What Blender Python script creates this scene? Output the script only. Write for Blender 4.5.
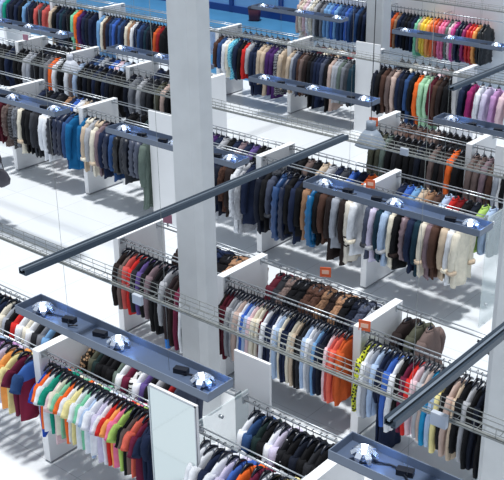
import bpy, bmesh, math, random
from mathutils import Vector, Matrix, noise
random.seed(7)
for o in list(bpy.data.objects): bpy.data.objects.remove(o)
C = bpy.context.scene.collection
S = bpy.context.scene
PI = math.pi

# ------------------------------------------------------------------ camera
PITCH, YAW, CAM_H = 23.948, 38.684, 6.6
cam = bpy.data.cameras.new('camera')
camo = bpy.data.objects.new('camera', cam); C.objects.link(camo)
camo.location = (0, 0, CAM_H)
camo.rotation_euler = (math.radians(90 - PITCH), 0, math.radians(YAW))
cam.sensor_fit = 'HORIZONTAL'; cam.sensor_width = 36
cam.lens = 1015.08 / 504 * 36
cam.shift_x = -(285.23 - 252) / 504
cam.clip_end = 200
S.camera = camo

# ------------------------------------------------------------------ light
world = bpy.data.worlds.new('world'); S.world = world
world.use_nodes = True
bg = world.node_tree.nodes['Background']
bg.inputs[0].default_value = (0.80, 0.89, 1.0, 1)
bg.inputs[1].default_value = 0.45
sun = bpy.data.lights.new('ceiling_light_sun', 'SUN')
sun.energy = 3.2; sun.angle = math.radians(5); sun.color = (1.0, 0.985, 0.96)
suno = bpy.data.objects.new('ceiling_light_sun', sun); C.objects.link(suno)
suno.location = (0, 0, 12)
suno.rotation_euler = (math.radians(4), math.radians(3), 0)
S.view_settings.view_transform = 'Standard'
S.view_settings.look = 'None'
S.view_settings.exposure = 0.34
S.view_settings.gamma = 1
S.view_settings.use_curve_mapping = False

# ------------------------------------------------------------------ materials
def lin(h):
    h = h.lstrip('#'); c = [int(h[i:i+2], 16)/255 for i in (0, 2, 4)]
    return tuple((x/12.92 if x <= .04045 else ((x+.055)/1.055)**2.4) for x in c) + (1,)
MC = {}
def mat(name, hexc, rough=.6, metal=0, noise=.0, nscale=20, bump=0, bscale=60, spec=None, trans=0, alpha=1, emit=None, estr=0):
    if name in MC: return MC[name]
    m = bpy.data.materials.new(name); m.use_nodes = True
    nt = m.node_tree; b = nt.nodes['Principled BSDF']
    c = lin(hexc)
    b.inputs['Base Color'].default_value = c
    b.inputs['Roughness'].default_value = rough
    b.inputs['Metallic'].default_value = metal
    if spec is not None: b.inputs['Specular IOR Level'].default_value = spec
    if trans: b.inputs['Transmission Weight'].default_value = trans
    if alpha < 1: b.inputs['Alpha'].default_value = alpha
    if emit: b.inputs['Emission Color'].default_value = lin(emit); b.inputs['Emission Strength'].default_value = estr
    if noise or bump:
        tc = nt.nodes.new('ShaderNodeTexCoord')
    if noise:
        n = nt.nodes.new('ShaderNodeTexNoise'); n.inputs['Scale'].default_value = nscale; n.inputs['Detail'].default_value = 3
        nt.links.new(tc.outputs['Object'], n.inputs['Vector'])
        r = nt.nodes.new('ShaderNodeValToRGB')
        r.color_ramp.elements[0].position = .3; r.color_ramp.elements[1].position = .7
        r.color_ramp.elements[0].color = tuple(max(0, x*(1-noise)) for x in c[:3]) + (1,)
        r.color_ramp.elements[1].color = tuple(min(1, x*(1+noise)) for x in c[:3]) + (1,)
        nt.links.new(n.outputs['Fac'], r.inputs['Fac']); nt.links.new(r.outputs['Color'], b.inputs['Base Color'])
    if bump:
        n2 = nt.nodes.new('ShaderNodeTexNoise'); n2.inputs['Scale'].default_value = bscale
        nt.links.new(tc.outputs['Object'], n2.inputs['Vector'])
        bp = nt.nodes.new('ShaderNodeBump'); bp.inputs['Strength'].default_value = bump; bp.inputs['Distance'].default_value = .01
        nt.links.new(n2.outputs['Fac'], bp.inputs['Height']); nt.links.new(bp.outputs['Normal'], b.inputs['Normal'])
    MC[name] = m
    return m

PAL = {  # colour name -> hex of the cloth
 'white':'#dfe3ea','cream':'#dcd6c6','beige':'#c3b19c','pinkish beige':'#bfa9a0','pale pink':'#dcc0c8','pale lilac':'#c9c3dc',
 'lilac':'#b98fc0','lavender':'#8f86b8','purple':'#5b4a86','deep purple':'#43245f','pale blue':'#a9bfdd','light blue':'#6f9cc9',
 'sky blue':'#1f8fc4','blue':'#3a62b4','royal blue':'#1f4bb0','navy':'#17233f','dark navy':'#0f1626','denim blue':'#2c4a78',
 'teal blue':'#0f5f92','turquoise':'#1d8fc0','dark teal':'#12303f','mint green':'#79c4a0','emerald green':'#12917a','pale mint':'#a3cdac','lime green':'#a8c968',
 'olive':'#4a4c40','dark green':'#16292a','grey green':'#5e6c66','yellow':'#eccb45','pale yellow':'#e8dc9c','orange':'#ea6a2c','light orange':'#eda058',
 'rust orange':'#c4582a','coral':'#e06a58','salmon':'#bd5450','red':'#c62a28','dark red':'#8e1f24','maroon':'#4f1524','burgundy':'#641c38',
 'pink':'#e4739c','hot pink':'#d9479a','magenta':'#952a66','black':'#0c0d12','charcoal':'#24262c','grey':'#71757e','light grey':'#a7aab1',
 'slate':'#454c5f','taupe':'#6b5c59','brown':'#4b342c','dark brown':'#261d1d','tan':'#96735a','mauve':'#7c6a72','silver grey':'#9aa0ab','dark grey':'#3a3d44'}
PATTERN = {'leopard print':('#9a7d62','#17130f','vor'),'zebra print':('#d8d8d8','#15161a','zeb'),'black and neon yellow':('#14161a','#c9cf3c','vor'),
 'blue sequined':('#1a86b8','#7fd0e4','vor'),'cream striped':('#d9d3c8','#3a3231','band'),'brown and blue banded':('#2a2024','#2f77c8','band2'),
 'black dotted':('#101218','#b9bcc4','dot'),'grey patterned':('#8d8f96','#33353b','zeb'),'mottled grey':('#5b5a5e','#2a2a2e','zeb'),'maroon and blue':('#7a1636','#3b63a8','top'),
 'navy and white checked':('#1a2a4c','#8f9cb5','zeb')}
def cloth(col, kind=''):
    key = 'cloth_' + (kind + '_' if kind in ('fur', 'puffer') else '') + col.replace(' ', '_')
    if key in MC: return MC[key]
    if col in PAL:
        h = PAL[col]
        if kind == 'fur': return mat(key, h, .9, noise=.22 if col in ('white', 'cream', 'light grey', 'pale pink', 'beige') else .5, nscale=28, bump=1.0, bscale=70, spec=.2)
        if kind == 'puffer': return mat(key, h, .42, noise=.12, nscale=9, bump=.2, bscale=30)
        return mat(key, h, .85, noise=.10, nscale=14, bump=.25, bscale=45, spec=.25)
    a, b2, typ = PATTERN[col]
    m = mat(key, a, .8, spec=.3); nt = m.node_tree; b = nt.nodes['Principled BSDF']
    tc = nt.nodes.new('ShaderNodeTexCoord'); r = nt.nodes.new('ShaderNodeValToRGB')
    r.color_ramp.elements[0].color = lin(a); r.color_ramp.elements[1].color = lin(b2)
    if typ in ('vor', 'dot'):
        t = nt.nodes.new('ShaderNodeTexVoronoi'); t.inputs['Scale'].default_value = 34 if typ == 'vor' else 22
        nt.links.new(tc.outputs['Object'], t.inputs['Vector']); out = t.outputs['Distance']
        p = (.42, .5) if typ == 'vor' else (.18, .12)
    elif typ == 'zeb':
        t = nt.nodes.new('ShaderNodeTexWave'); t.inputs['Scale'].default_value = 6; t.inputs['Distortion'].default_value = 14; t.bands_direction = 'Z'
        nt.links.new(tc.outputs['Object'], t.inputs['Vector']); out = t.outputs['Fac']; p = (.48, .56)
    else:
        sx = nt.nodes.new('ShaderNodeSeparateXYZ'); nt.links.new(tc.outputs['Object'], sx.inputs[0])
        mth = nt.nodes.new('ShaderNodeMath'); mth.operation = 'MULTIPLY'; mth.inputs[1].default_value = -1
        nt.links.new(sx.outputs[2], mth.inputs[0]); out = mth.outputs[0]
        els = r.color_ramp.elements; r.color_ramp.interpolation = 'CONSTANT'
        if typ == 'band':
            els[0].position = 0; els[1].position = .72
            for q, cc in ((.75, a), (.80, b2), (.83, a), (.88, b2), (.91, a)):
                e = els.new(q); e.color = lin(cc)
        elif typ == 'band2':
            els[0].position = 0; els[1].position = .66
            for q, cc in ((.75, '#c9a889'), (.78, a)):
                e = els.new(q); e.color = lin(cc)
        else:
            els[0].position = .27; els[0].color = lin(b2); els[1].position = .3; els[1].color = lin(a)
        nt.links.new(out, r.inputs['Fac']); nt.links.new(r.outputs['Color'], b.inputs['Base Color']); return m
    r.color_ramp.elements[0].position = min(p); r.color_ramp.elements[1].position = max(p)
    if p[0] > p[1]: r.color_ramp.elements[0].color, r.color_ramp.elements[1].color = lin(b2), lin(a)
    nt.links.new(out, r.inputs['Fac']); nt.links.new(r.outputs['Color'], b.inputs['Base Color'])
    return m

M_white = mat('white_laminate', '#e9ebee', .45, noise=.02, nscale=3)
M_wall = mat('white_wall_paint', '#eef0f3', .8, noise=.02, nscale=2)
M_col = mat('column_paint', '#cfd3d6', .7, noise=.05, nscale=4, bump=.1, bscale=20)
M_chrome = mat('chrome_tube', '#b4bac0', .38, .75)
M_galv = mat('galvanised_wire', '#8b8f8e', .5, .6, noise=.2, nscale=30)
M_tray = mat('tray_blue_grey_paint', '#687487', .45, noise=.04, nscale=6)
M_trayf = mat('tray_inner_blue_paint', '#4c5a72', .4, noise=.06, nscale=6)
M_bar = mat('dark_steel_channel', '#3b4856', .4, .6)
M_barl = mat('light_steel_strip', '#8b98a6', .4, .6)
M_black = mat('black_plastic', '#0d1220', .4)
M_lampw = mat('lamp_reflector', '#dfe8f6', .25, .85)
M_bulb = mat('lamp_glow', '#dfe9ff', .3, emit='#cfe0ff', estr=6)
M_sign = mat('orange_card', '#e0663a', .6, noise=.05, nscale=20)
M_signp = mat('pink_card', '#a8748a', .6)
M_signw = mat('pale_print', '#f0c4ae', .6)
M_mirror = mat('mirror_glass', '#c9d2d2', .06, 1.0)
M_clear = mat('clear_acrylic', '#dfeef0', .08, alpha=.28)
M_shade = mat('grey_lamp_shade', '#7d8998', .5, noise=.05, nscale=10)
M_shadew = mat('pale_lamp_shade', '#b6bcc8', .5, noise=.05, nscale=10)
M_hang = mat('hanger_plastic', '#0e1626', .35)

# ------------------------------------------------------------------ mesh helpers
def bx(bm, x0, x1, y0, y1, z0, z1, mi=0):
    v = [bm.verts.new(p) for p in ((x0,y0,z0),(x1,y0,z0),(x1,y1,z0),(x0,y1,z0),(x0,y0,z1),(x1,y0,z1),(x1,y1,z1),(x0,y1,z1))]
    for f in ((3,2,1,0),(4,5,6,7),(0,1,5,4),(1,2,6,5),(2,3,7,6),(3,0,4,7)):
        fc = bm.faces.new([v[i] for i in f]); fc.material_index = mi
def ring_loft(bm, rings, cap=True, mi=0):
    R = [[bm.verts.new(p) for p in r] for r in rings]; n = len(R[0])
    for a, b in zip(R, R[1:]):
        for i in range(n):
            f = bm.faces.new((a[i], a[(i+1) % n], b[(i+1) % n], b[i])); f.material_index = mi; f.smooth = True
    if cap:
        for r in (R[0][::-1], R[-1]):
            try: f = bm.faces.new(r); f.material_index = mi
            except ValueError: pass
def tube(bm, pts, rad, n=8, mi=0, flat=None):
    rings = []
    for i, p in enumerate(pts):
        p = Vector(p); a = Vector(pts[max(i-1, 0)]); b = Vector(pts[min(i+1, len(pts)-1)])
        d = (b-a).normalized(); up = Vector((0, 0, 1)) if abs(d.z) < .9 else Vector((1, 0, 0))
        s = d.cross(up).normalized(); t = s.cross(d)
        r = rad[i] if isinstance(rad, (list, tuple)) else rad
        rings.append([p + s*r*math.cos(2*PI*k/n) + t*r*math.sin(2*PI*k/n) for k in range(n)])
    ring_loft(bm, rings, True, mi)
def lathe(bm, prof, n=20, c=(0, 0, 0), mi=0, sq=0):
    rings = []
    for r, z in prof:
        rr = []
        for k in range(n):
            a = 2*PI*k/n; q = 1
            if sq: q = 1/max(abs(math.cos(a)), abs(math.sin(a)))*sq + (1-sq)
            rr.append((c[0]+r*q*math.cos(a), c[1]+r*q*math.sin(a), c[2]+z))
        rings.append(rr)
    ring_loft(bm, rings, True, mi)
def mesh(name, bm, mats, bevel=0):
    if bevel: bmesh.ops.bevel(bm, geom=list(bm.edges), offset=bevel, segments=2, affect='EDGES', profile=.7)
    bmesh.ops.recalc_face_normals(bm, faces=bm.faces)
    me = bpy.data.meshes.new(name); bm.to_mesh(me); bm.free()
    for m in (mats if isinstance(mats, (list, tuple)) else [mats]): me.materials.append(m)
    return me
def link(name, me, parent=None, loc=(0, 0, 0), rz=0):
    o = bpy.data.objects.new(name, me); C.objects.link(o); o.location = loc; o.rotation_euler = (0, 0, rz)
    if parent: o.parent = parent
    return o
def obj(name, bm, mats, parent=None, loc=(0, 0, 0), rz=0, bevel=0): return link(name, mesh(name, bm, mats, bevel), parent, loc, rz)
def tag(o, label, cat, group=None):
    o['label'] = label; o['category'] = cat
    if group: o['group'] = group
    return o
def thing(name, label, cat, loc=(0, 0, 0), rz=0, group=None):
    o = bpy.data.objects.new(name, None); C.objects.link(o); o.location = loc; o.rotation_euler = (0, 0, rz)
    o.empty_display_size = .1
    return tag(o, label, cat, group)
def struct(name, bm, m, bevel=0):
    o = obj(name, bm, m, bevel=bevel); o['kind'] = 'structure'; return o

# ------------------------------------------------------------------ the room
mf = mat('white_floor_tile', '#e6e9ec', .3, spec=.4); nt = mf.node_tree; b = nt.nodes['Principled BSDF']
tc = nt.nodes.new('ShaderNodeTexCoord'); br = nt.nodes.new('ShaderNodeTexBrick')
mp = nt.nodes.new('ShaderNodeMapping'); mp.inputs['Location'].default_value = (-.05, -.64, 0)
br.offset = 0; br.inputs['Scale'].default_value = 1; br.inputs['Brick Width'].default_value = 1.2; br.inputs['Row Height'].default_value = 1.2
br.inputs['Mortar Size'].default_value = .004; br.inputs['Mortar Smooth'].default_value = .3
br.inputs['Color1'].default_value = lin('#d3d8dd'); br.inputs['Color2'].default_value = lin('#cfd5db'); br.inputs['Mortar'].default_value = lin('#a7acb2')
nt.links.new(tc.outputs['Object'], mp.inputs[0]); nt.links.new(mp.outputs[0], br.inputs['Vector']); nt.links.new(br.outputs['Color'], b.inputs['Base Color'])
bm = bmesh.new(); bx(bm, -32, 4, 0, 18.6, -.1, 0); struct('floor', bm, mf)
bm = bmesh.new(); bx(bm, -40, 4, 18.6, 32, -.1, 0); struct('floor_back', bm, mat('blue_grey_floor_blue_lit', '#3b7299', .35, noise=.08, nscale=1.5))  # blue-grey carpet; the blue light falling there is put into its colour
bm = bmesh.new(); bx(bm, -15.85, 4, 20.35, 20.55, 0, 6.2); struct('wall_back', bm, M_wall)
M_bluew = mat('pale_blue_glazed_panel', '#7fb0dc', .3, noise=.05, nscale=1)
M_bluep = mat('deep_blue_frame', '#123f86', .4)
bm = bmesh.new(); bx(bm, -40, -15.9, 24.75, 24.95, 0, 6.2); struct('wall_far', bm, M_bluew)
bm = bmesh.new(); bx(bm, -40, -15.9, 24.70, 24.745, 0, .22); struct('baseboard_far', bm, M_bluep)
for i, x in enumerate([-38.4 + 2.05*k for k in range(11)]):
    bm = bmesh.new(); bx(bm, x-.07, x+.07, 24.66, 24.745, .22, 6.2); o = struct('trim_%d' % (i+1), bm, M_bluep)
bm = bmesh.new()
def column(cx0, cx1, cy0, cy1, h, label, ch=.07):
    bm = bmesh.new()
    pts = [(cx0+ch, cy0), (cx1-ch, cy0), (cx1, cy0+ch), (cx1, cy1-ch), (cx1-ch, cy1), (cx0+ch, cy1), (cx0, cy1-ch), (cx0, cy0+ch)]
    R = [[bm.verts.new((x, y, z)) for x, y in pts] for z in (0, h)]
    for i in range(8): bm.faces.new((R[0][i], R[0][(i+1) % 8], R[1][(i+1) % 8], R[1][i]))
    bm.faces.new(R[0][::-1]); bm.faces.new(R[1])
    return tag(obj('column', bm, M_col), label, 'column')
column(-7.25, -6.84, 7.1, 7.42, 6.3, 'tall pale grey column rising between the racks left of the middle')
column(-3.42, -2.85, 7.05, 7.6, 6.3, 'wide white column at the right edge of the sales floor')
column(-12.42, -11.98, 18.3, 18.65, 6.3, 'white column at the back between the two rails of wall jackets', .03)

# ------------------------------------------------------------------ garments
# local frame: hanger axis along y, thickness along x, z = 0 at the rail
def body_rings(L, w, t, top=-.15, flare=1.0, seed=0, rib=0, fur=0, neck=.075, n=22, drop=.085, coat=0):
    rnd = random.Random(seed); ph = [rnd.uniform(0, 6.28) for _ in range(6)]
    lv = [(0, neck*.75, .35), (.012, neck, .7), (drop*.5, w*.62, .85), (drop, w*.94, .92), (drop+.05, w, 1.0), (drop+.13, w*.97, 1.05)]
    steps = 9 if not rib else 16
    z0 = drop+.13
    for k in range(1, steps+1):
        q = k/steps; lv.append((z0+(L-z0)*q, w*(.93+(.07+flare-1)*q), 1.0+.12*q))
    rings = []
    for zi, (dz, ww, tt) in enumerate(lv):
        q = min(1, max(0, (dz-.15)/L)); r = []
        for k in range(n):
            a = 2*PI*k/n
            cy, cx = math.cos(a), math.sin(a)
            y = ww*math.copysign(abs(cy)**.8, cy)
            x = t*tt*math.copysign(abs(cx)**.9, cx)
            fold = .55*t*min(1, q*1.6)*(math.sin(y/w*5+ph[0]+1.2*q)+.7*math.sin(y/w*10+ph[1]+q*.8)*(.3+q)); fold += .18*t*math.sin(dz*22+ph[2]+y*14)*(.2+q)
            x += fold
            if rib and zi > 3: x *= 1+.28*math.cos(dz*2*PI/.085); y *= 1+.05*math.cos(dz*2*PI/.085)
            if fur: 
                g = 1+.45*noise.noise(Vector((k*1.1, zi*1.3, seed)))+.2*noise.noise(Vector((k*2.7, zi*3.1, seed+5))); x *= g; y *= 1+.2*noise.noise(Vector((k*1.7, zi*1.9, seed+9)))
            zz = top-dz + (.012*math.sin(y/w*7+ph[5]) if zi == len(lv)-1 else 0)
            r.append((x+.012*q*math.sin(ph[1]), y, zz))
        rings.append(r)
    return rings
def sleeve_rings(side, w, r0, r1, ln, top, out, seed, rib=0, fur=0, short=False, n=12, tx=.7):
    rnd = random.Random(seed*13+side); rings = []
    p0 = Vector((0, side*(w*.80), top)); steps = 5 if short else 12
    sway = rnd.uniform(-.02, .02); bend = rnd.uniform(.0, .03)
    for k in range(steps+1):
        q = k/steps
        if short: c = p0 + Vector((sway*q, side*out*q*(1), -ln*q)); 
        else:
            c = p0 + Vector((sway*q+.012*math.sin(q*6), side*(out*min(1, q*3.2) + bend*math.sin(q*PI)), -ln*(q**1.05)))
        r = r0+(r1-r0)*q
        if k == 0: r *= .75
        if rib: r *= 1+.14*math.cos(k*PI)
        rr = []
        for j in range(n):
            a = 2*PI*j/n
            g = 1+(.5*noise.noise(Vector((j*1.3, k*1.2, seed+side))) if fur else .09*math.sin(j*2+k*1.3+seed)+.05*math.sin(k*2.6+j*3+side))
            if short: d = Vector((math.sin(a)*r*tx*.62*g, math.cos(a)*r*.85*g, math.cos(a)*r*.55*side*g*0.9))
            else: d = Vector((math.sin(a)*r*tx*g, math.cos(a)*r*g, math.cos(a)*r*.35*side*(1-q)))
            rr.append(c+d)
        rings.append(rr)
    return rings
KINDS = {  # L, w, t, flare, sleeve(r0,r1,len,out), opts
 't': dict(name='t_shirt', word='T-shirt', L=.60, w=.205, t=.026, flare=1.0, sl=(.078, .07, .16, .09), short=True),
 's': dict(name='long_sleeve_top', word='long-sleeved top', L=.62, w=.20, t=.026, flare=1.0, sl=(.06, .038, .54, .045)),
 'j': dict(name='jacket', word='jacket', L=.66, w=.215, t=.048, flare=1.0, sl=(.068, .05, .56, .05), collar=True),
 'p': dict(name='puffer_jacket', word='puffer jacket', L=.72, w=.225, t=.05, flare=1.02, sl=(.075, .058, .58, .05), rib=1, collar=True),
 'c': dict(name='coat', word='coat', L=.86, w=.22, t=.042, flare=1.08, sl=(.068, .052, .58, .05), collar=True),
 'k': dict(name='fur_trimmed_coat', word='fur-trimmed coat', L=.88, w=.225, t=.05, flare=1.1, sl=(.072, .058, .58, .05), collar=True, furcol=True),
 'f': dict(name='fur_coat', word='fur coat', L=.80, w=.24, t=.075, flare=1.05, sl=(.085, .075, .5, .05), fur=1, furcol=True),
 'd': dict(name='dress', word='dress', L=1.0, w=.19, t=.03, flare=1.0, sl=(.055, .04, .3, .04)),
 'g': dict(name='long_coat', word='long coat', L=1.04, w=.22, t=.045, flare=1.15, sl=(.068, .052, .6, .05), collar=True),
}
TOP = -.125
def bm_body(K, seed):
    bm = bmesh.new(); ring_loft(bm, body_rings(K['L'], K['w'], K['t'], TOP, K['flare'], seed, K.get('rib', 0), K.get('fur', 0)))
    return bm
def add_sleeve(bm, K, side, seed, mi=0):
    r0, r1, ln, out = K['sl']
    ring_loft(bm, sleeve_rings(side, K['w'], r0, r1, ln, TOP-.095, out, seed, K.get('rib', 0), K.get('fur', 0), K.get('short', False), tx=.62 if K['t'] < .03 else .75), mi=mi)
def add_cuff(bm, K, side, seed):
    r0, r1, ln, out = K['sl']; rnd = random.Random(seed*13+side); sway = rnd.uniform(-.02, .02)
    lathe(bm, [(r1*.8, .035), (r1*1.35, .02), (r1*1.4, -.02), (r1*.8, -.04)], 10, (sway-.004, side*(K['w']*.8+out), TOP-.095-ln+.03))
def add_collar(bm, K):
    if K.get('furcol'):
        n = 14; rings = []
        for k in range(n):
            a = 2*PI*k/n; c = Vector((.035*math.sin(a), .10*math.cos(a), TOP-.012-.02*abs(math.cos(a))))
            rings.append([c+Vector((math.sin(a)*math.cos(b), math.cos(a)*math.cos(b), math.sin(b)))*(.042+.012*math.sin(k*5+j*3)) for j, b in enumerate([2*PI*q/8 for q in range(8)])])
        R = [[bm.verts.new(p) for p in r] for r in rings]
        for i in range(n):
            for j in range(8):
                f = bm.faces.new((R[i][j], R[(i+1) % n][j], R[(i+1) % n][(j+1) % 8], R[i][(j+1) % 8])); f.smooth = True
    else:
        lathe(bm, [(1.15, -.03), (1.2, -.005), (1.1, .014), (.95, .014), (.9, -.03)], 16)
        for v in bm.verts: v.co = Vector((v.co.x*.028, v.co.y*.068, v.co.z+TOP+.0))
def add_hanger(bm, mi=0):
    pts = [(0, .085*q/6, TOP+.030-.040*abs(q/6)**1.7) for q in range(-6, 7)]
    tube(bm, pts, [.010+.012*(1-abs(k)/6) for k in range(-6, 7)], 8, mi)
    tube(bm, [(0, 0, TOP+.05), (0, 0, -.045)], .008, 6, mi)
    hk = [(0, 0, -.05), (0, .004, -.035)] + [(0, .020*math.sin(a), .002+.020*math.cos(a)) for a in [PI*.9-k*PI*1.25/8 for k in range(9)]]
    tube(bm, hk, .004, 6, mi)
PROTO = {}
NV = 3
for kc, K in KINDS.items():
    for v in range(NV):
        d = {}
        d['body'] = mesh(K['name']+'_body', bm_body(K, v*7+ord(kc)), MC['white_laminate'])
        for side in (-1, 1):
            bm = bmesh.new(); add_sleeve(bm, K, side, v+ord(kc)); d['sleeve', side] = mesh(K['name']+'_sleeve', bm, M_white)
            bm = bmesh.new(); add_cuff(bm, K, side, v+ord(kc)); d['cuff', side] = mesh('fur_cuff', bm, M_white)
        if K.get('collar') or K.get('furcol'):
            bm = bmesh.new(); add_collar(bm, K); d['collar'] = mesh('collar', bm, M_white)
        # everything in one mesh for the far rails: slot 0 cloth, slot 1 hanger
        bm = bmesh.new(); bm.from_mesh(d['body'])
        for side in (-1, 1): bm.from_mesh(d['sleeve', side])
        if 'collar' in d: bm.from_mesh(d['collar'])
        for f in bm.faces: f.material_index = 0
        add_hanger(bm, 1); d['all'] = mesh(K['name'], bm, [M_white, M_hang])
        PROTO[kc, v] = d
bm = bmesh.new(); add_hanger(bm); HANG = mesh('hanger', bm, M_hang)
def slotmat(o, m, i=0):
    o.material_slots[i].link = 'OBJECT'; o.material_slots[i].material = m
TRIM = {'cream':'beige', 'white':'cream', 'slate':'dark grey', 'black':'dark brown', 'mauve':'brown', 'beige':'cream'}
LABELS = {}
def ordw(i): return ['first','second','third','fourth','fifth','sixth','seventh','eighth','ninth','tenth','eleventh','twelfth','thirteenth','fourteenth','fifteenth','sixteenth','seventeenth','eighteenth','nineteenth'][i]
def rail_fill(items, xa, xb, y, z, where, group, simple=False, lenf=1.0, thick=1.0):
    """items: 'kind:colour[:length factor]' from left to right along one rail"""
    it = []
    for s in items.split(','):
        s = s.strip(); p = s.split(':'); it.append((p[0], p[1], float(p[2]) if len(p) > 2 else 1.0))
    n = len(it); sp = (xb-xa)/max(1, n-1) if n > 1 else .1
    cnt = {}; tot = {}
    for k, c, l in it: tot[k, c] = tot.get((k, c), 0)+1
    for i, (k, c, lf) in enumerate(it):
        K = KINDS[k]; v = random.randrange(NV); d = PROTO[k, v]
        x = xa+sp*i+random.uniform(-.12, .12)*sp if 0 < i < n-1 else xa+sp*i
        w = K['word']; j = cnt.get((k, c), 0); cnt[k, c] = j+1
        if tot[k, c] == 1:
            nb = [q for q in ((it[i-1][1],) if i else ())]
            lab = '%s %s on %s' % (c, w, where)
            if nb and len((lab+' just right of '+nb[0]+' one').split()) <= 16: lab += ', just right of %s one' % nb[0]
        elif tot[k, c] == 2:
            lab = '%s of two %s %ss on %s' % ('left one' if j == 0 else 'right one', c, w, where)
        elif j == 0: lab = 'leftmost %s %s on %s' % (c, w, where)
        elif j == tot[k, c]-1: lab = 'rightmost %s %s on %s' % (c, w, where)
        else: lab = '%s %s %s from the left on %s' % (ordw(j), c, w, where)
        if lab in LABELS: print('DUP', lab)
        LABELS[lab] = 1
        if len(lab.split()) > 16: print('LONG', lab)
        mk = 'fur' if k == 'f' else 'puffer' if k == 'p' else ''
        m = cloth(c, mk)
        tx = min(1.15, max(.58, sp/(2.2*K['t'])))*thick
        zs = lf*lenf*random.uniform(.97, 1.03)
        rz = random.uniform(-.06, .06)
        if simple:
            o = link(K['name'], d['all'], None, (x, y, z), rz); slotmat(o, m); tag(o, lab, w, group)
            o.scale = (tx, 1, zs)
            continue
        o = thing(K['name'], lab, w, (x, y+random.uniform(-.015, .015), z), rz, group)
        o.scale = (tx, random.uniform(.95, 1.04), zs)
        slotmat(link('garment_body', d['body'], o), m)
        sm = m
        if c == 'maroon and blue': sm = cloth('denim blue')
        for side in (-1, 1): slotmat(link('sleeve', d['sleeve', side], o), sm)
        if k == 'k':
            tm = cloth(TRIM.get(c, 'light grey'), 'fur')
            for side in (-1, 1): slotmat(link('fur_cuff', d['cuff', side], o), tm)
            slotmat(link('fur_collar', d['collar'], o), tm)
        elif 'collar' in d: slotmat(link('collar', d['collar'], o), m)
        h = link('hanger', HANG, o); h.scale = (1/tx*.8, 1, 1/zs)

# ------------------------------------------------------------------ rack builder
def panel(x, y0, zt, label, w=.82, t=.10, group=None):
    p = thing('rack_panel', label, 'rack panel', (x, y0, 0), 0, group)
    bm = bmesh.new(); bx(bm, -t/2, t/2, 0, w, .03, zt); obj('board', bm, M_white, p, bevel=.006)
    bm = bmesh.new(); bx(bm, -t/2+.012, t/2-.012, .03, w-.03, 0, .03); obj('foot', bm, mat('grey_plinth', '#8d9196', .6), p)
    return p
def rail(xa, xb, y, z, label):
    p = thing('clothes_rail', label, 'clothes rail', (xa, y, z))
    bm = bmesh.new(); tube(bm, [(0, 0, -.0), (xb-xa, 0, 0)], .012, 8); obj('rail_tube', bm, M_chrome, p)
    bm = bmesh.new(); tube(bm, [(0, .035, .03), (xb-xa, .035, .03)], .007, 6); obj('top_bar', bm, M_chrome, p)
    for x in (.006, xb-xa-.006):
        bm = bmesh.new(); bx(bm, x-.006, x+.006, -.025, .055, -.03, .045); obj('rail_bracket', bm, M_chrome, p)
    return p
R2, R3, R4, R5, R6 = 5.42, 7.88, 10.95, 13.40, 17.05
PZ = {2: 1.38, 3: 1.38, 4: 1.60, 5: 1.60, 6: 1.60}
def rows(y0, zt, xs, nm, ends=None, skip=()):
    for i, x in enumerate(xs): panel(x, y0, zt, nm[i])
# row 2
for x, l in ((-9.55, 'white rack panel beyond the left edge of the nearest T-shirt rack'), (-7.6, 'white rack panel dividing the two left bays of the nearest T-shirt rack'), (-4.14, 'white rack panel under the lowest lamp tray beside black tops'), (-2.2, 'white rack panel at far right end of nearest rack')): panel(x, R2, 1.38, l)
# row 3
for x, l in ((-9.08, 'white rack panel left of the salmon and purple tops, beside empty floor'), (-7.29, 'white rack panel just right of the tall grey column'), (-5.33, 'white rack panel with orange card between the orange tops and navy dresses'), (-3.5, 'white rack panel hidden beside the wide right column')): panel(x, R3, 1.38, l)
# row 4
for x, l in ((-17.2, 'white rack panel of the coat rack beyond the left edge'), (-15.28, 'white rack panel of the coat rack nearest the left edge'), (-13.28, 'white rack panel between navy puffers and beige coat on left coat rack'), (-11.3, 'white rack panel beside the tall white board on the left coat rack'), (-9.28, 'white rack panel between white fur coats and navy coats, middle coat rack'), (-7.33, 'white rack panel with orange card behind the middle lamp tray')): panel(x, R4, 1.60, l)
# row 5
for x, l in ((-18.2, 'white rack panel with pink card at the upper left edge'), (-16.5, 'white rack panel behind the pale pendant lamp, upper left'), (-14.72, 'white rack panel left of the column among dark coats, upper left'), (-12.9, 'white rack panel hidden behind the tall grey column, dark coat rack'), (-8.92, 'white rack panel with orange card behind the grey pendant lamp'), (-7.1, 'white rack panel right of the orange coat on the dark coat rack'), (-5.3, 'white rack panel at right end of the dark coat rack')): panel(x, R5, 1.60, l)
# row 6
for x, l in ((-23.6, 'white rack panel beyond the upper left corner, back rack'), (-21.5, 'white rack panel right of the salmon jackets, back rack'), (-19.6, 'white rack panel behind the mint and orange coats, back rack'), (-17.15, 'white rack panel hidden behind the column top, back rack'), (-15.65, 'white rack panel left of the white and blue sequined tops'), (-13.55, 'white rack panel between beige and grey tops, back rack'), (-11.65, 'white rack panel behind the tall white board, back rack'), (-9.45, 'white rack panel between the maroon coats and lilac coats'), (-7.6, 'white rack panel right of the lilac coats, back rack')): panel(x, R6, 1.60, l)

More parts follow.
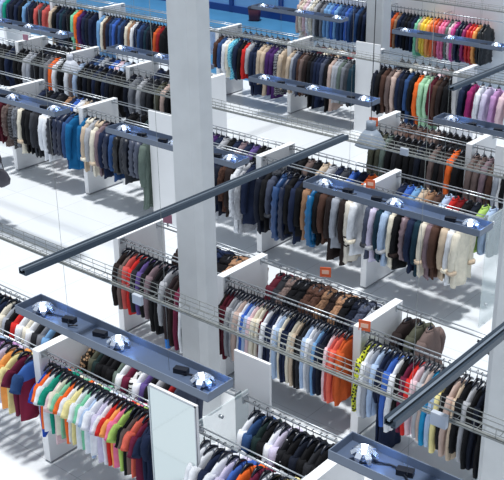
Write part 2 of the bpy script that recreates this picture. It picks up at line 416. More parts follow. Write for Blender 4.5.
BAYS = [  # xa, xb, row y, panel top, words for the place
 (-9.5, -7.65, R2, 1.38, 'bay at lower left edge'), (-7.55, -5.48, R2, 1.38, 'bright T-shirt bay'), (-5.40, -4.19, R2, 1.38, 'bay behind the glass end panel'), (-4.09, -2.25, R2, 1.38, 'bay under lowest lamp tray'),
 (-9.03, -7.34, R3, 1.38, 'bay left of the tall column'), (-7.24, -5.38, R3, 1.38, 'middle bay of the second rack'), (-5.28, -3.55, R3, 1.38, 'bay left of the wide right column'),
 (-17.15, -15.33, R4, 1.60, 'left edge bay of coat rack'), (-15.23, -13.33, R4, 1.60, 'fur and navy puffer bay of coat rack'), (-13.23, -11.35, R4, 1.60, 'beige and navy coat bay, left of column'), (-11.25, -9.33, R4, 1.60, 'white fur bay right of column'), (-9.23, -7.38, R4, 1.60, 'blue puffer bay of coat rack'), (-7.28, -5.50, R4, 1.60, 'right bay of coat rack'),
 (-20.0, -18.25, R5, 1.60, 'upper left edge bay of dark rack'), (-18.15, -16.55, R5, 1.60, 'second bay of dark rack upper left'), (-16.45, -14.77, R5, 1.60, 'pendant lamp bay of dark rack'), (-14.67, -12.95, R5, 1.60, 'dark rack bay touching the column'), (-8.87, -7.15, R5, 1.60, 'dark coat bay right of grey pendant lamp'), (-7.05, -5.35, R5, 1.60, 'taupe coat bay at right edge'),
 (-23.55, -21.55, R6, 1.60, 'back rack bay at upper left corner'), (-21.45, -19.65, R6, 1.60, 'back rack bay with mint and orange coats'), (-19.55, -17.2, R6, 1.60, 'back rack bay left of column top'), (-17.1, -15.70, R6, 1.60, 'back rack bay behind column top'), (-15.60, -13.60, R6, 1.60, 'back rack bay with sequined top'), (-13.50, -11.70, R6, 1.60, 'back rack bay of grey suits'), (-11.60, -9.50, R6, 1.60, 'back rack bay with long mint coat'), (-9.40, -7.65, R6, 1.60, 'back rack bay of lilac coats')]
for xa, xb, y0, zt, wd in BAYS:
    rail(xa, xb, y0+.05, zt-.05, 'chrome front rail of the '+wd)
    rail(xa, xb, y0+.70, zt-.05, 'chrome back rail of the '+wd)
def F(y0): return y0+.05
def B(y0): return y0+.70

# row 2, nearest rack
rail_fill('t:white,t:white,t:pale blue,t:navy,t:lilac,t:pale lilac,t:light orange,t:pale yellow,t:burgundy,t:maroon and blue', -8.75, -7.74, F(R2), 1.33, 'front rail at lower left edge', 'T-shirts at the lower left edge', lenf=1.05)
rail_fill('t:royal blue:1.15,t:orange,t:white:1.05,t:emerald green,t:pale pink:1.15,t:cream,t:mint green,t:orange,t:white,t:pale yellow,t:white,t:mint green,t:white:1.05,t:pale blue:1.05,t:white,t:pale lilac:1.05,t:white,t:red,t:light orange,t:pink,t:lime green,t:black,t:taupe,t:coral,t:burgundy:1.1,t:navy:1.1,d:navy:.85', -7.47, -5.90, F(R2), 1.33, 'front rail of the bright T-shirt bay', 'T-shirts in the bright bay', lenf=1.0)
rail_fill('s:taupe,s:beige,s:dark teal,s:navy,s:cream,s:silver grey,s:black,s:red,s:white,s:cream,s:white,s:charcoal,s:grey,s:light blue,s:black,s:blue,s:tan,s:navy', -9.3, -7.76, B(R2), 1.33, 'back rail behind lower left T-shirts', 'long-sleeved tops behind the lower left T-shirts')
rail_fill('s:leopard print,s:olive,s:dark green,s:black,s:black,s:black,s:grey green,s:white,s:burgundy,s:zebra print,s:white,s:purple,s:black,s:light grey,s:charcoal,s:dark red,s:slate', -7.47, -6.2, B(R2), 1.33, 'back rail behind bright T-shirts', 'long-sleeved tops behind the bright T-shirts')
rail_fill('t:white,t:white,t:navy,t:white,t:pale lilac,t:blue,t:orange,t:burgundy,t:white,t:black,t:pale yellow,t:beige,t:navy', -5.32, -4.26, F(R2), 1.33, 'front rail behind glass end panel', 'T-shirts behind the glass end panel')
rail_fill('s:white,s:denim blue,s:dark green,s:black,s:white,s:pale lilac,s:black dotted,s:black,s:dark navy,s:black,s:charcoal,s:black,s:white,s:beige', -5.28, -4.26, B(R2), 1.33, 'back rail right of glass end panel', 'dark tops right of the glass end panel')
rail_fill('t:brown,t:white,t:pinkish beige,t:white,t:taupe', -4.0, -3.5, F(R2), 1.33, 'front rail under lowest lamp tray', 'T-shirts under the lowest lamp tray')
# row 3
rail_fill('s:dark brown,s:taupe,s:salmon,s:red:1.08,s:charcoal,s:purple,s:black,s:mauve,s:black:1.2,s:black:1.2,s:light grey,s:brown and blue banded:1.35,s:dark brown:1.3,s:burgundy:1.3,s:white:1.3,s:dark green:1.35,s:black,s:white', -8.95, -7.55, F(R3), 1.33, 'front rail left of tall column', 'knit tops left of the tall column', lenf=1.08)
rail_fill('s:dark brown,s:maroon:1.0,s:maroon:1.04,s:light grey,s:grey,s:light grey,s:pinkish beige,s:white,s:blue,s:pale blue,s:pale pink,s:cream,s:cream,s:maroon,s:white,s:navy:1.08,s:navy:1.1,s:white,s:pale blue,s:cream,s:navy,s:navy,s:cream,s:beige,s:black,s:charcoal,s:pale blue,s:white,s:silver grey,s:light blue,s:navy,s:dark navy,s:pale pink,s:salmon,s:coral,s:rust orange,s:rust orange', -7.2, -5.44, F(R3), 1.33, 'front rail of the middle bay', 'shirts on the middle front rail', lenf=1.16)
rail_fill('s:black and neon yellow,s:white,s:silver grey,s:pale blue,d:navy:1.12,d:navy:1.12,s:blue,s:white:1.1,s:black,s:burgundy,s:red:1.05,s:pale pink,s:light grey,s:pinkish beige,s:turquoise:1.08,s:pale blue,s:pale yellow:1.08,s:black,s:pinkish beige:1.1,s:beige:1.1,s:black,s:light grey:1.1,s:black:1.15,s:dark navy:1.15,s:black:1.2,s:black,s:turquoise:1.3', -5.20, -3.62, F(R3), 1.33, 'front rail near wide right column', 'tops near the wide right column', lenf=1.17)
rail_fill('f:dark brown,f:black,f:navy,f:black', -8.45, -7.75, B(R3), 1.33, 'back rail left of tall column', 'dark furs left of the tall column', lenf=.85, thick=1.4)
rail_fill('f:tan,f:brown', -7.62, -7.45, B(R3), 1.33, 'back rail just right of tall column', 'brown furs by the tall column', lenf=.85, thick=1.4)
rail_fill('c:maroon,c:charcoal,f:taupe,f:black,f:black,f:brown,f:brown,f:tan,f:dark brown,f:tan,f:black,f:dark navy,f:slate,j:silver grey,f:dark brown', -6.95, -5.46, B(R3), 1.33, 'back rail of the middle bay', 'furs behind the middle shirts', lenf=.85, thick=1.3)
rail_fill('j:dark brown,j:olive,j:taupe', -5.14, -4.84, B(R3), 1.33, 'back rail behind navy dresses', 'short jackets behind the navy dresses', lenf=.85)
# row 4, long coats
rail_fill('f:taupe,f:mottled grey,c:maroon,c:maroon'.replace('f:mottled grey', 'f:grey'), -15.95, -15.40, F(R4), 1.55, 'coat rack at left edge', 'coats at the left edge')
rail_fill('f:taupe,c:mottled grey,f:grey,k:cream,c:black,c:black,c:dark grey,c:charcoal,c:white,c:white,p:dark navy,p:navy,p:navy,c:denim blue,c:teal blue', -15.16, -13.42, F(R4), 1.55, 'front rail under left lamp tray', 'coats under the left lamp tray', lenf=1.05)
rail_fill('c:teal blue,k:beige,c:light grey,k:cream,c:mauve,c:navy,p:navy,c:denim blue,p:black,c:dark grey,p:dark navy,p:slate,p:slate,g:grey green:1.15', -13.17, -11.62, F(R4), 1.55, 'front rail left of tall white board', 'coats left of the tall white board', lenf=1.02)
rail_fill('c:black,c:navy,g:white,c:navy,c:dark navy,f:brown,c:dark brown,f:white:1.25,f:light grey:1.25,c:navy', -10.4, -9.40, F(R4), 1.55, 'coat rack right of tall column', 'coats right of the tall column', lenf=1.03)
rail_fill('c:dark navy:1.1,c:black:1.1,k:slate,p:denim blue:1.3,p:navy:1.3,c:black,c:navy:1.1,c:black,c:tan,p:teal blue:1.25,c:black,c:brown,g:dark brown,c:silver grey,g:dark brown,g:cream striped,k:white', -9.14, -7.42, F(R4), 1.55, 'front rail of the blue puffer bay', 'coats in the blue puffer bay', lenf=1.0)
rail_fill('k:slate,k:pale lilac,c:dark teal,k:pale blue,c:cream,k:black,p:mauve,c:navy,c:dark teal,k:cream,c:mauve,c:brown,c:beige,k:white,k:cream', -7.20, -5.80, F(R4), 1.55, 'front rail under middle lamp tray', 'coats under the middle lamp tray', lenf=.98)
rail_fill('j:tan,j:navy,j:blue,j:white,j:beige,j:light grey,j:navy,j:black,j:dark grey', -14.35, -13.40, B(R4), 1.55, 'back rail behind left navy puffers', 'jackets behind the left navy puffers', lenf=.9)
rail_fill('j:navy,j:black,j:dark navy,j:charcoal', -15.1, -14.6, B(R4), 1.55, 'back rail of the left coat bay', 'jackets on the back rail, left coat bay', lenf=.9)
rail_fill('j:black,j:black,j:dark green,j:black,j:olive,j:navy,j:black', -12.7, -11.45, B(R4), 1.55, 'back rail left of tall white board', 'dark jackets left of the tall white board', lenf=.9)
rail_fill('j:navy,j:deep purple,j:navy,j:light grey,j:black,j:navy,j:mauve,j:navy,j:purple,j:black,j:black dotted,j:navy,j:dark brown', -10.9, -9.4, B(R4), 1.55, 'back rail right of tall column', 'jackets right of the tall column', lenf=.9)
rail_fill('j:dark navy,j:black,j:taupe,j:black,j:beige,j:light grey,j:navy,j:dark grey,j:blue,j:navy,j:orange,j:tan,j:pinkish beige', -9.1, -7.45, B(R4), 1.55, 'back rail of the blue puffer bay', 'jackets behind the blue puffers', lenf=.9)
rail_fill('j:navy,j:blue,j:light blue,j:beige,j:tan,j:brown,j:pale blue,j:red,j:dark red,j:black,j:dark navy,j:lime green,j:pale blue,j:slate', -7.15, -5.62, B(R4), 1.55, 'back rail behind middle lamp tray', 'jackets behind the middle lamp tray', lenf=.9)
# row 5, dark coats
rail_fill('c:black,c:charcoal,c:black,c:navy', -18.9, -18.35, F(R5), 1.55, 'dark rack at upper left edge', 'dark coats at the upper left edge', simple=True)
rail_fill('c:black,c:black,c:light grey,c:silver grey,c:charcoal,c:black,c:dark grey,c:grey,c:orange,c:white,c:black', -18.05, -16.6, F(R5), 1.55, 'dark rack left of pale pendant lamp', 'dark coats left of the pale pendant lamp', simple=True)
rail_fill('c:white,c:taupe,c:pale blue,c:black,c:dark navy,c:black,c:navy,c:black,c:navy,c:dark navy,c:black,c:black', -16.38, -14.85, F(R5), 1.55, 'dark rack right of pale pendant lamp', 'dark coats right of the pale pendant lamp', simple=True)
rail_fill('c:dark navy,c:grey,c:light grey,c:dark grey,c:charcoal,c:olive,c:pinkish beige,c:black,c:brown,c:charcoal', -14.6, -13.1, F(R5), 1.55, 'dark rack left of tall column', 'dark coats left of the tall column', simple=True)
rail_fill('j:black,j:dark navy,j:black,j:charcoal,j:black,j:black,j:light grey,j:dark grey,j:black', -18.0, -16.65, B(R5), 1.55, 'back rail left of pale pendant lamp', 'dark jackets left of the pale pendant lamp', simple=True)
rail_fill('j:navy,j:denim blue,j:silver grey,j:navy,j:blue,j:pale pink,j:pale blue,j:navy,j:denim blue,j:dark navy,j:navy', -16.38, -14.85, B(R5), 1.55, 'back rail right of pale pendant lamp', 'blue jackets right of the pale pendant lamp', simple=True)
rail_fill('j:navy,j:charcoal,j:grey,j:black,j:dark grey,j:black,j:taupe', -14.5, -13.1, B(R5), 1.55, 'dark rack back rail left of column', 'jackets behind dark coats left of column', simple=True)
rail_fill('c:olive,c:olive,c:grey green,c:black,c:charcoal,c:black,c:black,c:black,c:dark navy,c:black,c:taupe,c:black,c:dark brown,c:orange,c:black', -8.78, -7.22, F(R5), 1.55, 'dark rack right of grey pendant lamp', 'dark coats right of the grey pendant lamp', simple=True)
rail_fill('c:taupe,c:taupe,c:mauve,c:brown,c:silver grey,c:black,c:dark navy', -6.98, -6.25, F(R5), 1.55, 'dark rack at right edge', 'coats on the dark rack at the right edge', simple=True)
rail_fill('j:taupe,j:taupe,j:brown,j:taupe,j:brown,j:taupe,j:taupe,j:dark brown,j:black,j:black,j:black,j:black,j:black,j:charcoal', -8.75, -7.25, B(R5), 1.55, 'back rail right of grey pendant lamp', 'brown and black jackets right of the grey pendant lamp', simple=True)
# row 6, back rack
rail_fill('j:pale blue,j:emerald green,j:navy,j:dark navy,j:navy,j:black,j:light blue,j:navy,j:dark navy,j:salmon,j:dark grey,j:salmon', -23.45, -21.62, F(R6), 1.55, 'back rack at upper left corner', 'jackets at the upper left corner', simple=True, lenf=1.15)
rail_fill('c:beige,c:black,c:navy,c:dark teal,c:dark navy,c:black,g:mint green:.95,g:orange:.9,c:deep purple,c:navy,c:dark navy,c:navy', -21.35, -19.80, F(R6), 1.55, 'back rack around long mint and orange coats', 'coats around the mint and orange coats', simple=True, lenf=1.1)
rail_fill('g:light blue:.95,j:cream,j:brown,j:navy,j:denim blue,j:blue,j:navy,j:denim blue,j:navy,j:cream,j:tan,j:white,j:navy,j:denim blue,j:navy,j:dark teal,j:dark navy,j:black,j:rust orange,j:dark red,j:black', -19.5, -17.3, F(R6), 1.55, 'back rack left of column top', 'jackets left of the column top', simple=True, lenf=1.2)
rail_fill('j:brown,j:denim blue,c:white,c:cream,g:blue sequined:.85,c:navy,j:black:1.2,j:red:1.2,j:light grey,c:navy:1.25,c:navy:1.25,c:beige,g:beige,g:deep purple,g:deep purple:1.05,g:grey patterned,c:beige', -15.55, -13.66, F(R6), 1.55, 'back rack with blue sequined coat', 'long clothes with the blue sequined coat', simple=True, lenf=1.0)
rail_fill('c:beige,c:silver grey,c:slate,c:brown,c:taupe,c:dark brown,g:black,g:dark navy,g:navy,c:navy,c:slate,g:black,g:pinkish beige,c:light grey,c:silver grey,c:grey green,c:grey,c:dark grey,c:dark teal', -13.42, -11.78, F(R6), 1.55, 'back rack of grey suits', 'grey suits on the back rack', simple=True, lenf=1.04)
rail_fill('c:dark navy,c:black,c:brown,c:taupe,g:pinkish beige,c:navy,c:dark navy,g:denim blue,c:black,c:orange:1.1,g:pale mint:1.05,g:pale mint:1.05,c:maroon,c:brown,c:dark brown,c:black', -11.2, -9.55, F(R6), 1.55, 'back rack with long mint coats', 'coats around the long mint coats', simple=True, lenf=1.04)
rail_fill('c:navy,c:magenta,c:white,c:pale lilac,c:lilac,c:pale pink,c:white', -9.2, -8.2, F(R6), 1.55, 'back rack at right edge', 'pale coats at the right edge', simple=True)
rail_fill('j:navy,j:denim blue,j:slate,j:navy,j:dark navy,j:denim blue,j:navy,j:dark grey,j:navy,j:navy,j:dark navy', -15.4, -13.8, B(R6), 1.55, 'back rail behind blue sequined coat', 'navy jackets behind the blue sequined coat', simple=True)
rail_fill('j:navy,j:maroon,j:cream,j:brown,j:beige,j:navy,j:dark red,j:white,j:grey green,j:navy', -13.3, -11.85, B(R6), 1.55, 'back rail behind grey suits', 'jackets behind the grey suits', simple=True)
rail_fill('j:dark navy,j:black,j:cream,j:light grey,j:white,j:taupe,j:pale pink,j:brown,j:dark brown,j:beige', -11.1, -9.6, B(R6), 1.55, 'back rail behind long mint coats', 'pale jackets behind the long mint coats', simple=True)
rail_fill('j:light blue,j:navy,j:white,j:pale blue', -17.2, -16.6, B(R6), 1.55, 'back rail behind top of column', 'jackets behind the column, back rail', simple=True)
# wall rails
WZ = 2.02
for xa, xb, l in ((-15.6, -13.1, 'chrome wall rail holding cream and blue denim jackets'), (-12.95, -10.0, 'chrome wall rail holding the rainbow of bright jackets')):
    p = thing('wall_rail', l, 'clothes rail', (xa, 19.98, WZ))
    bm = bmesh.new(); tube(bm, [(0, 0, 0), (xb-xa, 0, 0)], .013, 8); obj('rail_tube', bm, M_chrome, p)
    for q in (.02, (xb-xa)/2, xb-xa-.02):
        bm = bmesh.new(); tube(bm, [(q, 0, 0), (q, .37, .0)], .01, 6); obj('rail_bracket', bm, M_chrome, p)
rail_fill('j:pinkish beige,f:cream,f:pale pink,f:white,f:cream,j:light grey,j:dark grey,j:grey,j:light blue,j:light blue,j:blue,j:light blue,j:denim blue,j:denim blue,j:blue,j:denim blue,j:navy,j:denim blue,j:dark navy,j:navy,j:black,j:dark brown', -15.42, -13.25, 19.98, WZ, 'left wall rail', 'jackets on the left wall rail', simple=True, lenf=1.2)
rail_fill('j:denim blue,j:navy,j:rust orange,j:tan,j:navy,j:dark navy,j:black,j:dark navy,j:navy,p:mint green:1.1,j:beige,p:yellow,p:yellow,p:light orange,p:orange,p:salmon,p:pink,p:pink,p:grey green,p:pale pink,p:hot pink,p:navy,p:dark navy,p:magenta,p:red,p:red,p:light orange,p:black,p:black', -12.85, -10.35, 19.98, WZ, 'right wall rail', 'jackets on the right wall rail', simple=True, lenf=1.15)

# ------------------------------------------------------------------ boards, mirrors, glass
def board(x0, x1, y, zt, label, mirror=False):
    p = thing('standing_mirror' if mirror else 'standing_board', label, 'mirror' if mirror else 'board', (x0, y, 0))
    w = x1-x0
    bm = bmesh.new(); bx(bm, 0, w, 0, .03, 0, zt); obj('board', bm, M_white, p, bevel=.004)
    if mirror:
        bm = bmesh.new(); bx(bm, .012, w-.012, -.006, 0, .02, zt-.012); obj('mirror_glass', bm, M_mirror, p)
        bm = bmesh.new()
        for a in ((0, .012), (w-.012, w)): bx(bm, a[0], a[1], -.012, 0, 0, zt)
        bx(bm, 0, w, -.012, 0, zt-.012, zt); obj('frame', bm, M_chrome, p)
    return p
board(-5.80, -5.22, 5.29, 1.75, 'tall mirror at the right end of the bright T-shirt rack', True)
board(-5.64, -5.20, 6.26, 1.72, 'white board standing right of the big lower lamp tray')
board(-11.54, -10.9, 10.89, 1.9, 'tall white board on the coat rack, partly behind the column')
board(-11.74, -11.15, 16.98, 1.9, 'tall white board at the back above the grey pendant lamp')
board(-6.55, -5.9, 13.2, 1.75, 'tall white board at the right edge of dark coat rack')
g = thing('glass_end_panel', 'clear glass end panel with steel bolts right of the mirror', 'glass panel', (-5.44, R2, 0))
bm = bmesh.new(); bx(bm, -.008, .008, 0, .8, .02, 1.38); obj('glass_pane', bm, M_clear, g)
for y, z in ((.15, 1.27), (.42, 1.27), (.15, .3), (.42, .3)):
    bm = bmesh.new(); tube(bm, [(-.02, y, z), (.02, y, z)], .018, 10); obj('bolt', bm, M_chrome, g)

g = thing('glass_end_panel', 'tall clear glass end panel closing the right end of the coat rack', 'glass panel', (-5.45, R4, 0))
bm = bmesh.new(); bx(bm, -.008, .008, 0, .8, .02, 1.6); obj('glass_pane', bm, M_clear, g)
for y, z in ((.15, 1.49), (.62, 1.49), (.15, .3), (.62, .3)):
    bm = bmesh.new(); tube(bm, [(-.02, y, z), (.02, y, z)], .018, 10); obj('bolt', bm, M_chrome, g)
# ------------------------------------------------------------------ lamp trays
def reflector_bm():
    bm = bmesh.new()
    lathe(bm, [(.02, .075), (.055, .07), (.075, .03), (.06, .0), (.02, 0)], 16)
    for k in range(7):
        a = 2*PI*k/7+.3; ca, sa = math.cos(a), math.sin(a)
        R = []
        for q, (r, z, w) in enumerate(((.03, .065, .02), (.075, .085, .03), (.115, .06, .028), (.13, .02, .012))):
            R.append([bm.verts.new((ca*r-sa*w*s, sa*r+ca*w*s, z+dz)) for s, dz in ((-1, 0), (1, 0), (1, .006), (-1, .006))])
        for A, Bq in zip(R, R[1:]):
            for i in range(4): bm.faces.new((A[i], A[(i+1) % 4], Bq[(i+1) % 4], Bq[i]))
        bm.faces.new(R[-1]); bm.faces.new(R[0][::-1])
    return bm
REFL = mesh('lamp', reflector_bm(), M_lampw)
bm = bmesh.new(); lathe(bm, [(.005, .016), (.022, .008), (.026, -.004), (.01, -.012)], 12); BULB = mesh('bulb', bm, M_bulb)
bm = bmesh.new(); bx(bm, -.06, .06, -.03, .03, 0, .045); TRAFO = mesh('transformer', bm, M_black, .005)
bm = bmesh.new(); tube(bm, [(.0, 0, .02), (.10, .05, .012), (.2, .04, .02), (.30, -.03, .015), (.38, .0, .03)], .007, 6); CABLE = mesh('cable', bm, M_black)
def bottom_with_wells(L, W):
    bm = bmesh.new(); bx(bm, 0, L, 0, W, 0, .006); return bm
TRAYN = [0]
def tray(x, y, label, L=2.31, W=.29, Z=2.36, H=.075, lamps=(.2, 1.17, 2.12), lit=True):
    p = thing('lamp_tray', label, 'lamp tray', (x, y, Z), 0, None)
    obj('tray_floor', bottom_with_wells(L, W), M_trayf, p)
    for a in ((0, L, 0, .008), (0, L, W-.008, W)):
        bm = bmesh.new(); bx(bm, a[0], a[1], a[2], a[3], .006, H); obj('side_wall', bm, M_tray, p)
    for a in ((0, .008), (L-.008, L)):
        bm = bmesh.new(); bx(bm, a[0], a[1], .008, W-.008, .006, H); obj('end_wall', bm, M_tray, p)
    for k, q in enumerate(lamps):
        l = link('lamp', REFL, p, (q, W*.5, .008), k*1.1); l.scale = (.8, .8, .9); link('bulb', BULB, l, (0, 0, .093))
        link('transformer', TRAFO, p, (q-.26 if q > .4 else q+.9*.35, W*.62, .006), .3)
        c = link('cable', CABLE, p, (q-.22 if q > .4 else q+.08, W*.5, .006), 0)
        if c and q > .4: c.scale = (.5, 1, 1)
        if lit:
            li = bpy.data.lights.new('tray_lamp_light', 'POINT'); li.energy = .55; li.color = (.22, .45, 1.0); li.shadow_soft_size = .03
            lo = bpy.data.objects.new('tray_lamp_light', li); C.objects.link(lo); lo.parent = p; lo.location = (q+.12, W*.55, .10)
    for q in (.55, L-.55):
        bm = bmesh.new(); tube(bm, [(q, W/2, .006), (q, W/2, 3.5)], .0016, 5); obj('suspension_wire', bm, M_galv, p)
    return p
for x, y, l in ((-6.84, 4.72, 'large blue-grey lamp tray hanging over the bright T-shirts'), (-3.40, 4.72, 'blue-grey lamp tray at the bottom edge with one lamp showing'),
    (-13.49, 8.75, 'blue-grey lamp tray over the furs at the left edge'), (-10.10, 8.73, 'blue-grey lamp tray passing behind the tall column'), (-6.75, 8.76, 'long blue-grey lamp tray over the coats right of the middle'),
    (-17.25, 12.02, 'lamp tray near the upper left corner'), (-13.58, 11.90, 'lamp tray at upper left touching the column'), (-10.30, 11.93, 'lamp tray over the back rack suits in upper middle'), (-6.88, 11.88, 'lamp tray at right edge below the lilac coats'),
    (-14.05, 16.40, 'lamp tray in front of cream and denim wall jackets'), (-10.42, 16.25, 'lamp tray across the bright wall jackets')):
    tray(x, y, l)

# ------------------------------------------------------------------ cable baskets
def basket(xa, xb, y, z, label, W=.12, H=.085, step=.16):
    p = thing('cable_basket', label, 'cable basket', (xa, y, z)); L = xb-xa
    for yy in (0, W):
        for zz in (.005, H*.55, H):
            bm = bmesh.new(); tube(bm, [(0, yy, zz), (L, yy, zz)], .003 if zz > .01 else .004, 5); obj('long_wire', bm, M_galv, p)
    bm = bmesh.new(); bx(bm, 0, L, .006, .03, -.010, .012); obj('cable_duct', bm, M_galv, p)
    bm = bmesh.new(); x = 0
    while x < L:
        tube(bm, [(x, 0, H), (x, 0, 0), (x, W, 0), (x, W, H)], .0028, 5); x += step
    o = obj('cross_wires', bm, M_galv, p); o['kind'] = 'stuff'
    return p
basket(-8.6, -1.6, 5.12, 2.75, 'long wire cable basket crossing the lower half in front of the column')
basket(-14.4, -3.9, 9.52, 2.75, 'wire cable basket crossing behind the tall column at mid height')
basket(-17.8, -5.9, 12.95, 2.75, 'wire cable basket crossing in front of the back rack')
basket(-11.9, -7.0, 17.6, 2.75, 'wire cable basket high at the upper right corner', step=.3)
def jbox(x, y, z, label, s=.085):
    bm = bmesh.new(); bx(bm, -s*.6, s*.6, -s*.2, s*.2, -s*.5, s*.5)
    o = obj('junction_box', bm, mat('pale_box_plastic', '#aeb6c2', .5), None, (x, y, z), bevel=.006)
    return tag(o, label, 'junction box')

# ------------------------------------------------------------------ steel channels
def channel(x, y0, y1, z, label, w=.085, h=.05):
    p = thing('steel_channel', label, 'ceiling channel', (x, y0, z)); L = y1-y0
    bm = bmesh.new(); bx(bm, -w/2, w/2, 0, L, 0, .008); bx(bm, -w/2, -w/2+.008, 0, L, .008, h); bx(bm, w/2-.008, w/2, 0, L, .008, h); bx(bm, -w/2+.008, -.02, 0, L, h-.008, h); bx(bm, .02, w/2-.008, 0, L, h-.008, h)
    obj('channel_profile', bm, M_bar, p)
    bm = bmesh.new(); bx(bm, -.02, .0, 0.0, L, h-.02, h-.006); obj('light_strip', bm, M_barl, p)
    return p
channel(-6.05, 4.28, 8.60, 3.14, 'long dark steel channel crossing the column from lower left')
channel(-2.68, 4.34, 8.56, 3.14, 'dark steel channel crossing the wide right column')
channel(-6.14, 11.0, 15.3, 3.14, 'dark steel channel at upper right in front of lilac coats')
channel(-13.1, 14.2, 18.5, 3.14, 'thin steel channel in the upper left in front of the back rack', w=.05)

# ------------------------------------------------------------------ pendants
def pendant(x, y, z, m, label, s=1.0):
    p = thing('pendant_lamp', label, 'pendant lamp', (x, y, z))
    bm = bmesh.new(); lathe(bm, [(.24*s, 0), (.235*s, .02*s), (.15*s, .2*s), (.085*s, .28*s), (.08*s, .27*s), (.14*s, .19*s), (.225*s, .01*s)], 24, sq=.35); obj('lamp_shade', bm, m, p)
    bm = bmesh.new(); lathe(bm, [(.085*s, .28*s), (.085*s, .42*s), (.06*s, .43*s), (.03*s, .44*s)], 16); obj('lamp_neck', bm, m, p)
    bm = bmesh.new(); tube(bm, [(0, 0, .43*s), (0, .0, .9), (.02, 0, 4)], .006, 6); obj('cord', bm, M_black, p)
    return p
pendant(-7.77, 11.67, 1.9, M_shade, 'grey bell-shaped pendant lamp hanging left of the dark coats', .84)
pendant(-14.47, 11.8, 1.9, M_shadew, 'pale bell-shaped pendant lamp among the dark coats at upper left', .66)
jbox(-5.60, 5.05, 2.76, 'pale junction box on the cable basket left of the column')
jbox(-2.76, 5.09, 2.76, 'pale junction box on the cable basket at lower right', .10)
jbox(-5.84, 9.48, 2.80, 'pale junction box on the cable basket above dark coats')

# ------------------------------------------------------------------ cards
def card(x, y, z, m, label, rz=.0, s=.13):
    p = thing('price_card', label, 'price card', (x, y, z), rz)
    bm = bmesh.new(); bx(bm, -s/2, s/2, -.004, .004, .03, .03+s*.95); obj('card', bm, m, p)
    if m is M_sign:
        bm = bmesh.new(); bx(bm, -s*.32, s*.32, -.006, -.004, .03+s*.30, .03+s*.68); obj('print', bm, M_signw, p)
    bm = bmesh.new(); bx(bm, -.008, .008, -.008, .008, -.02, .035); obj('clip', bm, M_chrome, p)
    return p
card(-5.25, 7.90, 1.32, M_sign, 'orange price card on the rack panel left of the navy dresses', .3)
card(-6.30, 8.62, 1.36, M_sign, 'orange price card on the back rail above the furs', .5)
card(-7.25, 10.93, 1.55, M_sign, 'orange price card on the panel behind the middle lamp tray', .3)
card(-8.86, 13.38, 1.52, M_sign, 'orange price card on the panel by the grey pendant lamp', .3, .15)
card(-8.86, 8.60, 1.37, M_signp, 'dull pink card just left of the tall column', .3)
card(-18.05, 13.55, 1.60, M_signp, 'dull pink card on a panel at the upper left edge', .3)

# maroon bin at the back
t = thing('bin', 'maroon bin standing on the blue floor at the back', 'bin', (-20.6, 24.2, 0), .5); t.scale = (.75, .75, .62)
bm = bmesh.new(); lathe(bm, [(.20, .0), (.22, .03), (.26, .62), (.25, .63), (.2, .62)], 20, sq=.7); obj('bin_body', bm, mat('maroon_plastic', '#43172f', .4), t)
bm = bmesh.new(); lathe(bm, [(.27, .62), (.28, .64), (.27, .68), (.1, .71)], 20, sq=.7); obj('lid', bm, mat('dark_plastic', '#26232f', .4), t)

# bracket spot on the wide right column
t = thing('clamp_spotlight', 'small black clamp fitting sticking out of the wide right column', 'spotlight', (-3.42, 7.25, 2.12))
bm = bmesh.new(); tube(bm, [(0, 0, 0), (-.10, -.04, .0), (-.16, -.06, .02)], .012, 6); obj('arm', bm, M_black, t)
bm = bmesh.new(); tube(bm, [(-.02, -.05, -.06), (-.06, -.09, .0), (-.10, -.12, .04)], [.03, .035, .02], 10); obj('lamp_head', bm, M_black, t)

# ------------------------------------------------------------------ person at the left edge, carrying a bag
def skin(name, verts, edges, radii, m, parent=None, sub=2):
    me = bpy.data.meshes.new(name); me.from_pydata(verts, edges, []); me.materials.append(m)
    o = link(name, me, parent)
    md = o.modifiers.new('skin', 'SKIN'); md.use_smooth_shade = True
    sd = o.modifiers.new('sub', 'SUBSURF'); sd.levels = sub; sd.render_levels = sub
    for i, r in enumerate(radii):
        r = r if isinstance(r, tuple) else (r, r)
        me.skin_vertices[0].data[i].radius = r
    me.skin_vertices[0].data[0].use_root = True
    return o
P = thing('person', 'person in a dark grey jacket standing at the left edge', 'person', (-13.42, 8.98, 0), math.radians(60))
M_skin = mat('skin', '#c99b82', .6); M_jk = mat('dark_grey_jacket_cloth', '#4a4a55', .8, noise=.15, nscale=20); M_tr = mat('pale_blue_denim', '#8ea2bd', .8); M_sh = mat('dark_shoe', '#1d1d22', .5); M_hair = mat('brown_hair', '#3a2a20', .7)
bv = [(0,0,.95),(0,0,1.15),(0,-.01,1.38),(0,0,1.48),(0,.01,1.56),(0,.03,1.64),(.10,0,.90),(.11,.01,.50),(.11,-.02,.09),(.11,.12,.04),(-.10,0,.90),(-.11,.03,.50),(-.11,.02,.09),(-.11,.16,.04),
      (.17,-.01,1.40),(.25,-.03,1.12),(.20,.16,1.02),(.17,.24,1.01),(-.17,-.01,1.40),(-.22,-.02,1.12),(-.22,.06,.88),(-.22,.09,.80)]
be = [(0,1),(1,2),(2,3),(3,4),(4,5),(0,6),(6,7),(7,8),(8,9),(0,10),(10,11),(11,12),(12,13),(2,14),(14,15),(15,16),(16,17),(2,18),(18,19),(19,20),(20,21)]
br_ = [(.14,.1),(.13,.09),(.15,.1),.052,(.07,.08),(.075,.09),.085,.055,.04,.035,.085,.055,.04,.035,.055,.042,.03,.035,.055,.042,.03,.035]
skin('body', bv, be, br_, M_skin, P)
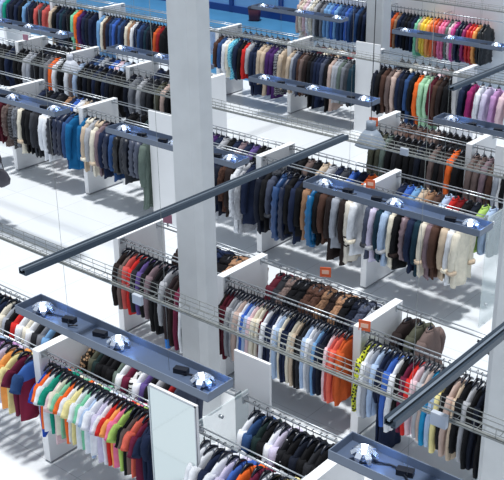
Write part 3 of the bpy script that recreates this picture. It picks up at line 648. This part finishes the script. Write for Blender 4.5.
jv = [(0,0,.88),(0,0,1.15),(0,-.01,1.39),(.17,-.01,1.41),(.26,-.03,1.12),(.20,.15,1.02),(-.17,-.01,1.41),(-.23,-.02,1.12),(-.22,.05,.90),(0,0,1.45)]
skin('jacket', jv, [(0,1),(1,2),(2,3),(3,4),(4,5),(2,6),(6,7),(7,8),(2,9)], [(.18,.13),(.165,.12),(.17,.12),.075,.06,.048,.075,.06,.048,(.09,.08)], M_jk, P)
tv = [(0,0,.93),(.10,0,.86),(.11,.01,.50),(.11,-.02,.10),(-.10,0,.86),(-.11,.03,.50),(-.11,.02,.10)]
skin('trousers', tv, [(0,1),(1,2),(2,3),(0,4),(4,5),(5,6)], [(.16,.12),.105,.075,.06,.105,.075,.06], M_tr, P)
for s in (1, -1):
    skin('shoe', [(s*.11, -.05 if s > 0 else -.01, .05), (s*.11, .16 if s > 0 else .2, .045)], [(0, 1)], [.05, .042], M_sh, P)
skin('hair', [(0, -.0, 1.72), (0, -.045, 1.66), (0, -.06, 1.54)], [(0, 1), (1, 2)], [(.085, .09), (.085, .07), (.06, .04)], M_hair, P)
for s in (1, -1):
    bm = bmesh.new(); lathe(bm, [(.002, .008), (.009, .004), (.009, -.004), (.002, -.008)], 8, (s*.03, .118, 1.635)); obj('eye', bm, M_black, P)
    bm = bmesh.new(); lathe(bm, [(.004, .028), (.012, .02), (.012, -.02), (.004, -.028)], 8, (s*.08, .02, 1.63)); obj('ear', bm, M_skin, P)
bm = bmesh.new(); tube(bm, [(0, .11, 1.63), (0, .135, 1.60), (0, .12, 1.59)], [.006, .012, .008], 8); obj('nose', bm, M_skin, P)
bm = bmesh.new(); bx(bm, -.022, .022, .108, .118, 1.563, 1.572); obj('mouth', bm, mat('lips', '#9c5a52', .5), P)
for s, cx0, cy0, cz, dv in ((1, .17, .24, 1.01, (0, 1, -.1)), (-1, -.22, .09, .80, (0, .25, -1))):
    d = Vector(dv).normalized(); side = d.cross(Vector((1, 0, 0))).normalized()
    for k in range(4):
        b0 = Vector((cx0, cy0, cz))+side*(k-1.5)*.019; L = (.068, .078, .074, .058)[k]
        bm = bmesh.new(); tube(bm, [b0, b0+d*.04, b0+d*(.04+L*.5)+Vector((-s*.008, 0, 0)), b0+d*(.04+L)+Vector((-s*.03, 0, 0))], [.011, .010, .009, .007], 8); obj('finger', bm, M_skin, P)
    b0 = Vector((cx0, cy0, cz))+side*(-.03)
    bm = bmesh.new(); tube(bm, [b0, b0+d*.03+side*(-.02), b0+d*.06+side*(-.03)+Vector((-s*.015, 0, 0))], [.012, .011, .008], 8); obj('thumb', bm, M_skin, P)
hb = thing('shoulder_bag', 'dark grey shoulder bag poking in at the left edge of the picture', 'bag', (-13.18, 9.08, .74), math.radians(50))
bm = bmesh.new(); rings = []
for z, w, t in ((0, .10, .05), (.03, .17, .075), (.12, .19, .085), (.22, .15, .06), (.29, .10, .03)):
    rings.append([(w*math.cos(2*PI*k/20), t*math.sin(2*PI*k/20)*(1+.1*math.sin(k*2+z*20)), z+.01*math.sin(k*3)) for k in range(20)])
ring_loft(bm, rings); obj('bag_body', bm, mat('grey_bag_leather', '#47454f', .5, noise=.15, nscale=12), hb)
bm = bmesh.new(); tube(bm, [(-.1, 0, .27), (-.12, -.01, .45), (-.10, -.04, .68), (-.02, -.05, .72), (.06, -.02, .5), (.1, 0, .27)], .008, 6); obj('strap', bm, M_black, hb)
